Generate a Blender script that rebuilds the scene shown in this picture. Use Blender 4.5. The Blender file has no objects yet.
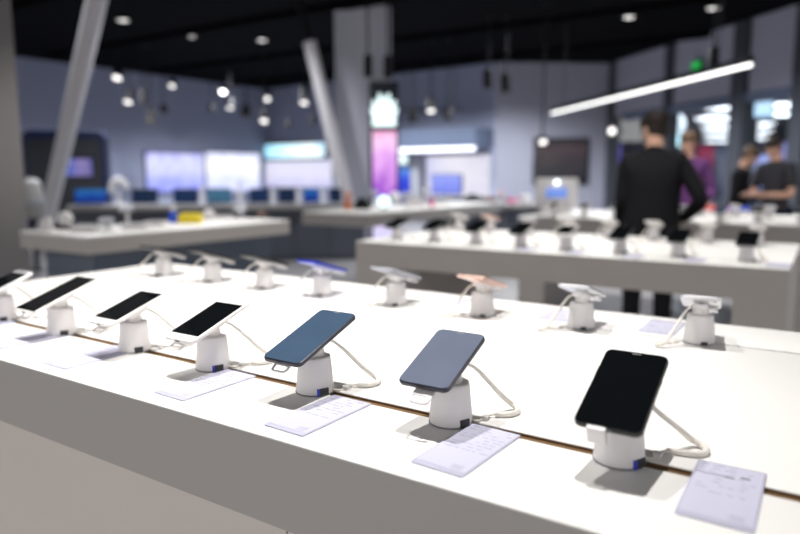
import bpy, bmesh, math, random
from mathutils import Matrix, Vector
random.seed(7)
S = bpy.context.scene
COL = S.collection
PI = math.pi

# ------------------------------------------------------------------ camera model (photo 800x534)
F = 661.0; PITCH = math.atan(92 / F); YAW = math.radians(32.8); CAMZ = 1.30
TOPZ = 0.93                                   # height of the display table tops
CEIL = 4.05

def ray(px, py):
    x = (px - 400) / F; y = -(py - 267) / F
    fw = math.cos(PITCH) + y * math.sin(PITCH); z = y * math.cos(PITCH) - math.sin(PITCH)
    return Vector((-math.sin(YAW) * fw + math.cos(YAW) * x, math.cos(YAW) * fw + math.sin(YAW) * x, z))

def at(px, py, z):                            # the point of height z seen at a pixel
    r = ray(px, py); t = (z - CAMZ) / r.z
    return Vector((r.x * t, r.y * t, z))

def atd(px, py, d):                           # the point at a horizontal distance d seen at a pixel
    r = ray(px, py); t = d / (-math.sin(YAW) * r.x + math.cos(YAW) * r.y)
    return Vector((r.x * t, r.y * t, CAMZ + r.z * t))

def onwall(px, py, P, Q):                     # the point of the upright plane through P and Q seen at a pixel
    r = ray(px, py); dx, dy = Q[0] - P[0], Q[1] - P[1]
    t = (P[0] * dy - P[1] * dx) / (r.x * dy - r.y * dx)
    return Vector((r.x * t, r.y * t, CAMZ + r.z * t))

# ------------------------------------------------------------------ materials
MATS = {}
def mat(name, col, rough=.5, spec=.5, metal=0., emit=None, es=0., var=.05, scale=30., bump=0., coat=0.):
    if name in MATS: return MATS[name]
    m = bpy.data.materials.new(name); m.use_nodes = True
    nt = m.node_tree; b = nt.nodes['Principled BSDF']
    b.inputs['Roughness'].default_value = rough
    b.inputs['Specular IOR Level'].default_value = spec
    b.inputs['Metallic'].default_value = metal
    b.inputs['Coat Weight'].default_value = coat
    tc = nt.nodes.new('ShaderNodeTexCoord'); nz = nt.nodes.new('ShaderNodeTexNoise')
    nz.inputs['Scale'].default_value = scale; nz.inputs['Detail'].default_value = 3
    nt.links.new(tc.outputs['Object'], nz.inputs['Vector'])
    rp = nt.nodes.new('ShaderNodeValToRGB')
    rp.color_ramp.elements[0].color = (*[max(0, c * (1 - var)) for c in col], 1)
    rp.color_ramp.elements[1].color = (*[min(1, c * (1 + var)) for c in col], 1)
    nt.links.new(nz.outputs['Fac'], rp.inputs['Fac']); nt.links.new(rp.outputs['Color'], b.inputs['Base Color'])
    if bump:
        bp = nt.nodes.new('ShaderNodeBump'); bp.inputs['Strength'].default_value = bump
        nt.links.new(nz.outputs['Fac'], bp.inputs['Height']); nt.links.new(bp.outputs['Normal'], b.inputs['Normal'])
    if emit:
        b.inputs['Emission Color'].default_value = (*emit, 1); b.inputs['Emission Strength'].default_value = es
    MATS[name] = m
    return m

def screen_mat(name, stops, strength, scale=3.0, axis='Z'):
    """a lit screen: a soft procedural picture in a few colours that gives off light"""
    if name in MATS: return MATS[name]
    m = bpy.data.materials.new(name); m.use_nodes = True
    nt = m.node_tree; b = nt.nodes['Principled BSDF']
    b.inputs['Base Color'].default_value = (.01, .01, .012, 1); b.inputs['Roughness'].default_value = .2
    tc = nt.nodes.new('ShaderNodeTexCoord'); nz = nt.nodes.new('ShaderNodeTexNoise')
    nz.inputs['Scale'].default_value = scale; nz.inputs['Detail'].default_value = 1.5
    nt.links.new(tc.outputs['Generated'], nz.inputs['Vector'])
    sx = nt.nodes.new('ShaderNodeSeparateXYZ'); nt.links.new(tc.outputs['Generated'], sx.inputs[0])
    mx = nt.nodes.new('ShaderNodeMath'); mx.operation = 'MULTIPLY_ADD'
    mx.inputs[1].default_value = .45; nt.links.new(nz.outputs['Fac'], mx.inputs[0])
    ml = nt.nodes.new('ShaderNodeMath'); ml.operation = 'MULTIPLY'; ml.inputs[1].default_value = .55
    nt.links.new(sx.outputs[axis], ml.inputs[0]); nt.links.new(ml.outputs[0], mx.inputs[2])
    rp = nt.nodes.new('ShaderNodeValToRGB'); e = rp.color_ramp.elements
    n = len(stops)
    while len(e) < n: e.new(.5)
    for i, c in enumerate(stops):
        e[i].position = .1 + .8 * i / max(1, n - 1); e[i].color = (*c, 1)
    nt.links.new(mx.outputs[0], rp.inputs['Fac']); nt.links.new(rp.outputs['Color'], b.inputs['Emission Color'])
    b.inputs['Emission Strength'].default_value = strength
    MATS[name] = m
    return m

def glass_mat():
    m = bpy.data.materials.new('shopfront glass'); m.use_nodes = True
    nt = m.node_tree; nt.nodes.remove(nt.nodes['Principled BSDF'])
    o = nt.nodes['Material Output']; t = nt.nodes.new('ShaderNodeBsdfTransparent'); g = nt.nodes.new('ShaderNodeBsdfGlossy')
    t.inputs[0].default_value = (.85, .9, .95, 1); g.inputs['Roughness'].default_value = .05
    x = nt.nodes.new('ShaderNodeMixShader'); x.inputs[0].default_value = .06
    nt.links.new(t.outputs[0], x.inputs[1]); nt.links.new(g.outputs[0], x.inputs[2]); nt.links.new(x.outputs[0], o.inputs[0])
    return m

def floor_mat():
    m = bpy.data.materials.new('grey floor tiles'); m.use_nodes = True
    nt = m.node_tree; b = nt.nodes['Principled BSDF']; b.inputs['Roughness'].default_value = .3
    tc = nt.nodes.new('ShaderNodeTexCoord'); br = nt.nodes.new('ShaderNodeTexBrick')
    br.offset = 0; br.inputs['Scale'].default_value = 1.0
    br.inputs['Brick Width'].default_value = .9; br.inputs['Row Height'].default_value = .9
    br.inputs['Mortar Size'].default_value = .006
    br.inputs['Color1'].default_value = (.22, .215, .22, 1); br.inputs['Color2'].default_value = (.25, .245, .25, 1)
    br.inputs['Mortar'].default_value = (.14, .14, .14, 1)
    nt.links.new(tc.outputs['Object'], br.inputs['Vector']); nt.links.new(br.outputs['Color'], b.inputs['Base Color'])
    return m

M = {}
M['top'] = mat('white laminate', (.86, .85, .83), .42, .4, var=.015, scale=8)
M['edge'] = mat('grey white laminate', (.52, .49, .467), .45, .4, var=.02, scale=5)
M['cream'] = mat('cream panel with painted light', (.80, .74, .69), .5, .4, var=.02, scale=4)  # warm light on the foreground table's base is put into this colour
M['oak'] = mat('brown wood strip', (.16, .09, .038), .6, .3, var=.35, scale=40)
M['dgroove'] = mat('grey groove lining', (.13, .12, .11), .7, .2)
M['plastic'] = mat('white plastic', (.72, .70, .71), .33, .5, var=.01)
M['plastic2'] = mat('soft white plastic', (.68, .66, .65), .45, .4, var=.02)
M['ring'] = mat('grey rubber ring', (.22, .22, .24), .6, .3)
M['port'] = mat('black plug', (.02, .02, .025), .45, .4)
M['blue'] = mat('blue plug', (.02, .035, .42), .4, .5)
M['cable'] = mat('cream cable', (.74, .71, .66), .45, .4)
M['blackglass'] = mat('black screen glass', (.004, .005, .006), .03, .45, var=.2)
M['blackbody'] = mat('black phone metal', (.015, .014, .014), .35, .5)
M['whitebody'] = mat('white phone body', (.82, .80, .78), .3, .5, var=.01)
M['silver'] = mat('silver metal', (.72, .73, .76), .28, .5, metal=.7)
M['rose'] = mat('rose gold metal', (.80, .56, .47), .3, .5, metal=.45)
M['bluebody'] = mat('blue phone metal', (.03, .045, .42), .3, .5, metal=.3)
M['slatebody'] = mat('dark slate phone metal', (.035, .035, .05), .3, .5, metal=.4)
M['slate'] = mat('slate blue screen', (.050, .085, .14), .15, .5, var=.15, scale=12)
M['greyblue'] = mat('grey blue screen', (.125, .145, .205), .16, .5, var=.1, scale=12)
M['lens'] = mat('camera lens glass', (.01, .01, .015), .05, .6)
M['sleeve'] = mat('pale lilac card sleeve', (.50, .50, .63), .2, .5, var=.02)
M['paper'] = mat('pale lilac paper', (.54, .54, .67), .5, .3, var=.02)
M['ink'] = mat('grey print', (.44, .44, .54), .6, .2)
M['ink2'] = mat('dark print', (.10, .10, .12), .6, .2)
M['wall'] = mat('blue grey wall paint', (.30, .325, .445), .75, .2, var=.03, scale=2)
M['wall2'] = mat('warm grey wall paint', (.37, .375, .455), .75, .2, var=.03, scale=2)
M['ceil'] = mat('black ceiling paint', (.0035, .0035, .0045), .95, .05, var=.3, scale=1.5)
M['dark'] = mat('black metal', (.006, .006, .008), .6, .2)
M['column'] = mat('grey column paint', (.20, .19, .19), .7, .3, var=.03, scale=2)
M['pillar'] = mat('light grey pillar paint', (.50, .505, .58), .7, .3, var=.03, scale=2)
M['strut'] = mat('pale grey steel tube', (.62, .60, .62), .45, .4, var=.03)
M['slatecab'] = mat('dark slate panel', (.09, .097, .125), .5, .4, var=.06, scale=3)
M['bluelightcab'] = mat('slate panel with painted blue light', (.12, .15, .20), .4, .4, var=.06, scale=3)  # the blue reflected by the gadget table base is painted into its tint
M['counter'] = mat('grey counter laminate', (.36, .345, .335), .45, .4, var=.03)
M['navy'] = mat('navy panel', (.012, .02, .075), .5, .3)
M['charcoal'] = mat('charcoal panel', (.03, .032, .042), .5, .3)
M['mullion'] = mat('dark grey aluminium', (.055, .06, .075), .45, .4)
M['header'] = mat('blue grey panel', (.10, .125, .19), .6, .3)
M['lamp'] = mat('lit lamp lens', (.8, .8, .8), .4, emit=(1, .98, .94), es=9)
M['lampoff'] = mat('unlit lamp lens', (.05, .05, .055), .5, emit=(1, .96, .92), es=.15)
M['lampdim'] = mat('faintly lit lamp lens', (.7, .7, .7), .4, emit=(1, .96, .92), es=2.2)
M['tube'] = mat('lit light bar', (.9, .9, .9), .4, emit=(1, 1, .97), es=2.4)
M['strip'] = mat('lit ceiling strip', (.9, .9, .9), .4, emit=(1, .97, .95), es=6)
M['led'] = mat('lit white strip', (.9, .9, .9), .4, emit=(.75, .78, 1), es=1.5)
M['exit'] = mat('green lit sign', (.05, .5, .1), .4, emit=(.01, .45, .08), es=.7)
M['skin'] = mat('skin', (.62, .37, .27), .55, .3, var=.05)
M['hair'] = mat('dark brown hair', (.022, .015, .012), .6, .3, var=.3, scale=80)
M['brownhair'] = mat('brown hair', (.10, .06, .035), .6, .3, var=.3, scale=80)
M['jacket'] = mat('black cloth', (.006, .006, .008), .85, .2, var=.2, scale=60)
M['greycloth'] = mat('charcoal cloth', (.035, .035, .042), .85, .2, var=.2, scale=60)
M['sleevegrey'] = mat('grey cloth', (.10, .10, .105), .85, .2, var=.1, scale=60)
M['purple'] = mat('purple cloth', (.10, .035, .13), .85, .2, var=.3, scale=40)
M['jeans'] = mat('dark blue denim', (.02, .025, .05), .85, .2, var=.2, scale=60)
M['eye'] = mat('dark eye', (.02, .015, .012), .2, .5)
M['lip'] = mat('lip', (.40, .17, .14), .5, .3)
M['orange'] = mat('orange plastic', (.75, .26, .13), .4, .5)
M['yellow'] = mat('yellow plastic', (.9, .72, .03), .4, .5)
M['bluetoy'] = mat('bright blue plastic', (.02, .09, .7), .4, .5)
M['pink'] = mat('pink plastic', (.8, .2, .4), .4, .5)
M['red'] = mat('red plastic', (.75, .05, .05), .4, .5)
M['brown'] = mat('brown plastic', (.10, .05, .035), .5, .4)
M['greyplastic'] = mat('grey plastic', (.33, .34, .38), .4, .5)
M['glow'] = mat('glowing pale globe', (.8, .9, .9), .4, emit=(.6, 1, .92), es=1.5)
M['glass'] = glass_mat()
M['floor'] = floor_mat()

# ------------------------------------------------------------------ mesh builder
class MB:
    def __init__(s): s.bm = bmesh.new(); s.mi = 0
    def _m(s, vs, T):
        if T is not None: bmesh.ops.transform(s.bm, matrix=T, verts=vs)
    def box(s, x0, x1, y0, y1, z0, z1, T=None, bev=0., top=False):
        vs = [s.bm.verts.new((x, y, z)) for z in (z0, z1) for y in (y0, y1) for x in (x0, x1)]
        fs = [s.bm.faces.new([vs[i] for i in f]) for f in ((0, 2, 3, 1), (4, 5, 7, 6), (0, 1, 5, 4), (2, 6, 7, 3), (0, 4, 6, 2), (1, 3, 7, 5))]
        for f in fs: f.material_index = s.mi
        if bev:
            es = list({e for e in (fs[1].edges if top else [e for f in fs for e in f.edges])})
            r = bmesh.ops.bevel(s.bm, geom=es, offset=bev, segments=2, affect='EDGES', profile=.5)
            vs = list({v for f in r['faces'] for v in f.verts} | {v for v in vs if v.is_valid})
        s._m(vs, T); return s
    def rbox(s, w, l, t, r, e=0., T=None, n=6):
        """a slab with rounded corners (radius r) and softened rims (e), centred, thickness along z"""
        prof = [(0, -t / 2), (0, t / 2)] if not e else [(e, -t / 2), (e * .3, -t / 2 + e * .3), (0, -t / 2 + e), (0, t / 2 - e), (e * .3, t / 2 - e * .3), (e, t / 2)]
        rings = []; allv = []
        for ins, z in prof:
            ring = []
            rr = max(r - ins, 1e-5)
            for cx, cy, a0 in ((1, 1, 0), (-1, 1, 90), (-1, -1, 180), (1, -1, 270)):
                for k in range(n + 1):
                    a = math.radians(a0 + 90 * k / n)
                    ring.append(s.bm.verts.new((cx * (w / 2 - r) + rr * math.cos(a), cy * (l / 2 - r) + rr * math.sin(a), z)))
            rings.append(ring); allv += ring
        for a, b in zip(rings, rings[1:]):
            for i in range(len(a)):
                j = (i + 1) % len(a); s.bm.faces.new((a[i], a[j], b[j], b[i]))
        s.bm.faces.new(rings[-1]); s.bm.faces.new(rings[0][::-1])
        s._m(allv, T); return s
    def lathe(s, prof, n=28, T=None):
        rings = []; allv = []
        for r, z in prof:
            if r < 1e-6: ring = [s.bm.verts.new((0, 0, z))]
            else: ring = [s.bm.verts.new((r * math.cos(2 * PI * k / n), r * math.sin(2 * PI * k / n), z)) for k in range(n)]
            rings.append(ring); allv += ring
        for a, b in zip(rings, rings[1:]):
            for i in range(n):
                j = (i + 1) % n
                q = [a[i % len(a)], a[j % len(a)], b[j % len(b)], b[i % len(b)]]
                q = [v for k, v in enumerate(q) if v not in q[:k]]
                if len(q) >= 3: s.bm.faces.new(q)
        if len(rings[0]) > 1: s.bm.faces.new(rings[0][::-1])
        if len(rings[-1]) > 1: s.bm.faces.new(rings[-1])
        s._m(allv, T); return s
    def ball(s, r, c=(0, 0, 0), sc=(1, 1, 1), n=16, T=None):
        m = max(5, n // 2)
        Q = Matrix.Translation(c) @ Matrix.Diagonal((*sc, 1))
        return s.lathe([(r * math.sin(PI * k / m), -r * math.cos(PI * k / m)) for k in range(m + 1)], n, (T @ Q) if T else Q)
    def tube(s, pts, r, n=10, smooth=5, T=None):
        P = [Vector(p) for p in pts]
        R = r if isinstance(r, (list, tuple)) else [r] * len(P)
        if smooth > 1 and len(P) > 2:
            Q = []; RR = []
            for i in range(len(P) - 1):
                p0, p1, p2, p3 = P[max(0, i - 1)], P[i], P[i + 1], P[min(len(P) - 1, i + 2)]
                for k in range(smooth):
                    t = k / smooth
                    Q.append(.5 * ((2 * p1) + (p2 - p0) * t + (2 * p0 - 5 * p1 + 4 * p2 - p3) * t * t + (3 * p1 - p0 - 3 * p2 + p3) * t ** 3))
                    RR.append(R[i] + (R[i + 1] - R[i]) * t)
            Q.append(P[-1]); RR.append(R[-1]); P, R = Q, RR
        rings = []; allv = []; up = None
        for i, p in enumerate(P):
            d = (P[min(i + 1, len(P) - 1)] - P[max(i - 1, 0)]).normalized()
            if up is None: up = Vector((0, 0, 1)) if abs(d.z) < .9 else Vector((1, 0, 0))
            a = d.cross(up); a.normalize(); up = a.cross(d).normalized()
            ring = [s.bm.verts.new(p + R[i] * (math.cos(2 * PI * k / n) * a + math.sin(2 * PI * k / n) * up)) for k in range(n)]
            rings.append(ring); allv += ring
        for a, b in zip(rings, rings[1:]):
            for i in range(n):
                j = (i + 1) % n; s.bm.faces.new((a[i], a[j], b[j], b[i]))
        s.bm.faces.new(rings[0][::-1]); s.bm.faces.new(rings[-1])
        s._m(allv, T); return s
    def prism(s, poly, y0, y1, T=None):
        a = [s.bm.verts.new((x, y0, z)) for x, z in poly]; b = [s.bm.verts.new((x, y1, z)) for x, z in poly]
        s.bm.faces.new(a); s.bm.faces.new(b[::-1])
        for i in range(len(a)):
            j = (i + 1) % len(a); s.bm.faces.new((a[j], a[i], b[i], b[j]))
        s._m(a + b, T); return s
    def build(s, name, m, parent=None, T=None, ang=35):
        bmesh.ops.recalc_face_normals(s.bm, faces=s.bm.faces)
        me = bpy.data.meshes.new(name); s.bm.to_mesh(me); s.bm.free()
        for q in (m if isinstance(m, (list, tuple)) else [m]): me.materials.append(q)
        me.polygons.foreach_set('use_smooth', [True] * len(me.polygons))
        me.set_sharp_from_angle(angle=math.radians(ang))
        o = bpy.data.objects.new(name, me); COL.objects.link(o)
        if parent: o.parent = parent
        if T is not None: o.matrix_local = T
        return o

def tag(o, label=None, cat=None, group=None, kind=None):
    if label: o['label'] = label
    if cat: o['category'] = cat
    if group: o['group'] = group
    if kind: o['kind'] = kind
    return o

def thing(name, label, cat, loc=(0, 0, 0), rz=0., group=None):
    o = bpy.data.objects.new(name, None); COL.objects.link(o)
    o.empty_display_size = .05; o.location = loc; o.rotation_euler = (0, 0, rz)
    return tag(o, label, cat, group)

def dup(root, loc, rot, label, group=None):
    r = root.copy(); COL.objects.link(r); r.location = loc; r.rotation_euler = rot
    r['label'] = label
    if group: r['group'] = group
    for ch in KIDS.get(root.name, ()):
        c = ch.copy(); COL.objects.link(c); c.parent = r
        for g in KIDS.get(ch.name, ()):
            d = g.copy(); COL.objects.link(d); d.parent = c
    return r
KIDS = {}
def index_kids():
    KIDS.clear()
    for o in COL.objects:
        if o.parent: KIDS.setdefault(o.parent.name, []).append(o)

def struct(name, mb, m, T=None, label=None):
    return tag(mb.build(name, m, None, T), label, None, None, 'structure')

def Tr(x, y, z): return Matrix.Translation((x, y, z))
def Rz(a): return Matrix.Rotation(a, 4, 'Z')
def Rx(a): return Matrix.Rotation(a, 4, 'X')
def Ry(a): return Matrix.Rotation(a, 4, 'Y')

# ------------------------------------------------------------------ the setting
A0 = (-16.9, -1.5); A = (-16.3, 8.3); B = (-15.55, 16.1); C = (-7.1, 15.4); D = (-4.8, 17.05); E0 = (-.6, 12.9); E1 = (4.4, 7.95)
struct('floor', MB().box(-22, 16, -4, 44, -.1, 0), M['floor'])
struct('ceiling', MB().box(-18, 5, -2.5, 18, CEIL, CEIL + .12), M['ceil'])
def wall(name, P, Q, m, z0=0., z1=CEIL, th=.15):
    P, Q = Vector((*P, 0)), Vector((*Q, 0)); d = Q - P; a = math.atan2(d.y, d.x)
    return struct(name, MB().box(0, d.length, 0, th, z0, z1), m, Tr(*P) @ Rz(a))
wall('wall_left', A0, A, M['wall']); wall('wall_left_far', A, B, M['wall'])
wall('wall_back', B, C, M['wall']); wall('wall_back_right', C, D, M['wall2'])
# the right side: header panel over a glazed shopfront
dv = Vector((E1[0] - D[0], E1[1] - D[1])); DL = dv.length; da = math.atan2(dv.y, dv.x)
WT = Tr(D[0], D[1], 0) @ Rz(da)
def along(px):                                # distance along the right wall of a pixel column
    p = onwall(px, 150, D, E1); return (Vector((p.x, p.y)) - Vector(D)).dot(dv.normalized())
HZ = 2.75
struct('wall_right', MB().box(0, DL, 0, .15, HZ, CEIL), M['wall2'], WT)
struct('trim_1', MB().box(along(622), DL, -.06, .16, HZ - .16, HZ), M['header'], WT, 'blue grey rail under the header wall')
struct('wall_right_pier', MB().box(0, along(609), 0, .15, 0, HZ), M['wall2'], WT)
k = 2
for px, w in ((611, .09), (667, .11), (737, .17), (798, .15)):
    c = along(px)
    struct('trim_%d' % k, MB().box(c - w, c + w, -.09, .17, 0, CEIL - .02), M['mullion'], WT, 'dark grey shopfront post')
    k += 1
cuts = [along(611) + .09, along(667), along(737), along(798), DL]
for i in range(4):
    w = MB().box(cuts[i] + .12, cuts[i + 1] - .12, .03, .05, .02, HZ - .17)
    struct('window_%d' % (i + 1), w, M['glass'], WT, 'clear shopfront glass')
# mall beyond the glass
struct('wall_mall_far', MB().box(-9, 16, 41, 41.3, 0, 5), M['wall'])
struct('wall_mall_left', MB().box(-9.2, -9, 18.2, 41, 0, 5), M['wall'])
struct('ceiling_mall', MB().box(-9, 16, 18.4, 41, 3.12, 3.2), mat('pale mall ceiling', (.2, .21, .24), .8, .2), None)
# ceiling clutter: shallow black beams
for i, y in enumerate((3.2, 6.0, 8.8, 11.6, 14.4)):
    struct('beam' if i == 0 else 'beam.%03d' % i, MB().box(-15.3, 4.2 if y < 8 else -1.0, y, y + .16, CEIL - .1, CEIL), M['ceil'])

# square pillars and steel struts
pc = atd(17.5, 90, 5.0)
struct('pillar_left', MB().box(-.6, 0, -.6, 0, 0, CEIL), M['column'], Tr(pc.x, pc.y, 0) @ Rz(YAW))
p0 = at(334, 4, CEIL); p1 = at(367, 3, CEIL)
p2 = at(391, 6, CEIL); p3 = p0 + p2 - p1
pm = MB()
pm.prism([(q.x, -q.y) for q in (p0, p1, p2, p3)], 0, CEIL, Matrix.Rotation(PI / 2, 4, 'X'))
struct('pillar', pm, M['pillar'])
def strut(a, b, r, label):
    m = MB(); m.tube([a, b], r, 20, 1)
    o = thing('slanted_strut', label, 'strut', (b.x, b.y, b.z), 0, 'slanted steel struts')
    m = MB(); m.tube([Vector(a) - Vector(b), (0, 0, 0)], r, 20, 1); m.build('tube', M['strut'], o)
    MB().lathe([(r * 1.3, 0), (r * 1.3, .02), (r * 1.1, .05)], 20).build('foot_plate', M['strut'], o)
    return o
b1 = atd(39.5, 252, 11.2); b1.z = 0.0
u = atd(96, 4, 8.3) - b1
strut(b1 + u * ((CEIL - .12) / u.z), b1, .115, 'thick grey steel strut slanting up past the charcoal kiosk')
b2 = atd(360.5, 255, 10.8); b2.z = 0.0
t2 = atd(309.5, 42, 10.8)
o = strut(t2, b2, .105, 'pale steel strut leaning against the square grey pillar side')
v = t2 - b2; tp = v * ((CEIL - .02 - .0) / v.z)
bm_ = MB(); bm_.tube([v * 1.001, Vector((tp.x, tp.y, CEIL - .03))], .05, 14, 1); bm_.build('top_bracket', M['dark'], o)

# ------------------------------------------------------------------ display tables
def table(label, X0, X1, Y0, Y1, slab, grooves, legs, pedestal=None):
    r = thing('display_table', label, 'table', ((X0 + X1) / 2, (Y0 + Y1) / 2, 0), 0, 'white phone display tables')
    cx, cy = (X0 + X1) / 2, (Y0 + Y1) / 2; w, l = (X1 - X0) / 2, (Y1 - Y0) / 2
    t = MB(); ys = [-l] + [v for g, gw in grooves for v in (g - cy - gw / 2, g - cy + gw / 2)] + [l]
    for a, b in zip(ys[0::2], ys[1::2]): t.box(-w, w, a, b, TOPZ - .018, TOPZ, bev=.0022, top=True)
    tt = t.build('tabletop', [M['top'], M['edge'], M['oak'], M['dgroove']], r)
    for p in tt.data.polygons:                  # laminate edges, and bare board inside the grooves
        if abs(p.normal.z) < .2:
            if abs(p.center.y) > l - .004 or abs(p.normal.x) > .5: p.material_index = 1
            else: p.material_index = 2 if p.center.y < 0 else 3
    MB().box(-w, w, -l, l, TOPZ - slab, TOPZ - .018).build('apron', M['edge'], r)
    for i, (g, gw) in enumerate(grooves):
        MB().box(-w + .002, w - .002, g - cy - gw / 2, g - cy + gw / 2, TOPZ - .0184, TOPZ - .006).build('groove_strip', M['oak'] if i == 0 else M['dgroove'], r)
    for a, b in legs:
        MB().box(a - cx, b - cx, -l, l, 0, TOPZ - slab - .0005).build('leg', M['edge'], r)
    if pedestal:
        a, b, seams, ins, mt = pedestal
        xs = [a] + [v for s_ in seams for v in (s_ - .002, s_ + .002)] + [b]
        for p, q in zip(xs[0::2], xs[1::2]):
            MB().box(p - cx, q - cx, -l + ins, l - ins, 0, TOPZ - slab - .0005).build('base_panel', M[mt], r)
    return r
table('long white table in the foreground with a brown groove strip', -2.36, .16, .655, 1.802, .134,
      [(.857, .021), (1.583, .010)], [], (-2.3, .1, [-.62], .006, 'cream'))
table('white table with open middle and grey end panels in front of the man in black', -2.23, -.105, 3.0, 4.15, .137,
      [(3.21, .014), (3.96, .009)], [(-2.23, -1.93), (-.30, -.105)])
table('white table behind the man in black crowded with small white stands', -2.35, .75, 5.66, 7.05, .15,
      [(5.86, .014), (6.53, .009)], [(-2.35, -2.1), (-.55, .72)])
r = thing('gadget_table', 'grey white table with a yellow gadget standing beside the grey column', 'table', (-4.14, 3.33, 0))
MB().box(-.37, .40, -1.01, .78, .915, .93, bev=.002).build('tabletop', M['top'], r)
MB().box(-.37, .40, -1.01, .78, .82, .9145).build('apron', M['edge'], r)
MB().box(-.27, .27, -.9, .68, 0, .8195).build('base_panel', M['bluelightcab'], r)
c4 = at(367, 214, .93)
r = thing('gadget_table', 'grey table with glowing pale globe in front of the pink screen', 'table', (c4.x, c4.y, 0))
MB().box(-.82, 0, 0, 3.1, .915, .93, bev=.002).build('tabletop', M['top'], r)
MB().box(-.82, 0, 0, 3.1, .80, .9145).build('apron', M['counter'], r)
MB().box(-.45, -.1, 1.9, 2.9, 0, .7995).build('base_panel', M['slatecab'], r)

# ------------------------------------------------------------------ counters along the back
def counter(label, P, Q, z, depth, doors, mt):
    P = Vector((P.x, P.y, 0)); Q = Vector((Q.x, Q.y, 0)); v = Q - P
    r = thing('back_counter', label, 'counter', P, math.atan2(v.y, v.x))
    L = v.length
    MB().box(0, L, 0, depth, z - .075, z, bev=.004).build('worktop', M['counter'], r)
    MB().box(.03, L - .03, .06, depth - .02, 0, z - .0755).build('body', M[mt], r)
    for i in range(doors):
        a = .03 + (L - .06) * i / doors; b = .03 + (L - .06) * (i + 1) / doors
        dd = MB().box(a + .006, b - .006, .04, .0595, .06, z - .09).build('door', M[mt], r)
        MB().box(b - .05, b - .035, .02, .0395, z - .35, z - .2).build('handle', M['dark'], dd)
    return r
ca, cb = at(66, 206, .86), at(367, 204, .86)
counter('long dark slate counter carrying a row of laptops', ca, cb, .86, .46, 8, 'slatecab')
cc, cd = at(449, 206, .86), at(546, 203, .86)
counter('grey counter with dark dome in front of the lit niche', cc, cd, .86, .55, 3, 'slatecab')
cdir = (cb - ca).normalized(); crot = math.atan2(cdir.y, cdir.x); cback = Vector((-cdir.y, cdir.x, 0))
ddir = (cd - cc).normalized(); drot = math.atan2(ddir.y, ddir.x); dback = Vector((-ddir.y, ddir.x, 0))
if cback.y < 0: cback = -cback
def on_counter(px, off, P, dr, bk, z=.86):
    Q = P + dr; a = onwall(px, 200, (P.x + bk.x * off, P.y + bk.y * off), (Q.x + bk.x * off, Q.y + bk.y * off))
    return Vector((a.x, a.y, z))

def laptop(px, w, m, label):
    p = on_counter(px, .28, ca, cdir, cback)
    r = thing('laptop', label, 'laptop', p, crot, 'laptops along the dark counter')
    MB().rbox(w, .22, .014, .012, .003, Tr(0, -.08, .0072)).build('keyboard_base', M['greyplastic'], r)
    T = Tr(0, .03, .012) @ Rx(math.radians(76))
    lid = MB().rbox(w, .23, .008, .01, .002, T @ Tr(0, .117, -.004)).build('lid', M['charcoal'], r)
    MB().box(-w / 2 + .008, w / 2 - .008, .012, .222, .0002, .002, T).build('screen', m, lid)
sdark = screen_mat('dark laptop picture', [(.003, .006, .02), (.006, .02, .06), (.002, .006, .015)], 1.0)
sblue = screen_mat('blue laptop picture', [(.005, .02, .16), (.01, .07, .40), (.03, .25, .55)], .8)
snavy = screen_mat('navy laptop picture', [(.003, .010, .035), (.006, .025, .085), (.004, .02, .06)], 1.0)
steal = screen_mat('teal laptop picture', [(.02, .06, .12), (.05, .15, .25), (.04, .12, .2)], 1.0)
for px, w, m, lab in ((90, .46, sblue, 'laptop with bright blue picture in front of the charcoal kiosk'),
        (144, .38, sdark, 'laptop with near black screen next right of the bright blue one'),
        (185, .36, snavy, 'laptop with navy screen behind the yellow gadget'),
        (219, .36, steal, 'laptop with pale teal screen under the joined bright screens'),
        (259, .30, snavy, 'laptop with navy screen under the gap between the lit displays'),
        (287, .27, sdark, 'laptop with black screen under the left half of the cyan sign'),
        (311.5, .25, sblue, 'laptop with mid blue screen under the cyan sign, near the strut'),
        (335.5, .20, sdark, 'small black screen laptop at the foot of the pale strut')):
    laptop(px, w, m, lab)
for i, (px, h_, lab) in enumerate(((202, .30, 'white wedge price stand between navy and teal laptops'), (240, .36, 'tall white wedge price stand right of the teal laptop'),
        (273, .24, 'white wedge price stand left of the black screen laptop'), (299, .24, 'white wedge price stand left of the mid blue laptop'), (323, .24, 'white wedge price stand nearest the pale strut'))):
    p = on_counter(px, .2, ca, cdir, cback)
    r = thing('price_stand', lab, 'price stand', p, crot, 'white price stands between laptops')
    MB().prism([(-.032, 0), (.032, 0), (.022, h_), (-.030, h_)], -.008, .008, Rx(math.radians(-14))).build('panel', M['plastic'], r)
    MB().box(-.034, .034, -.02, .1, 0, .01).build('foot', M['plastic'], r)

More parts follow.
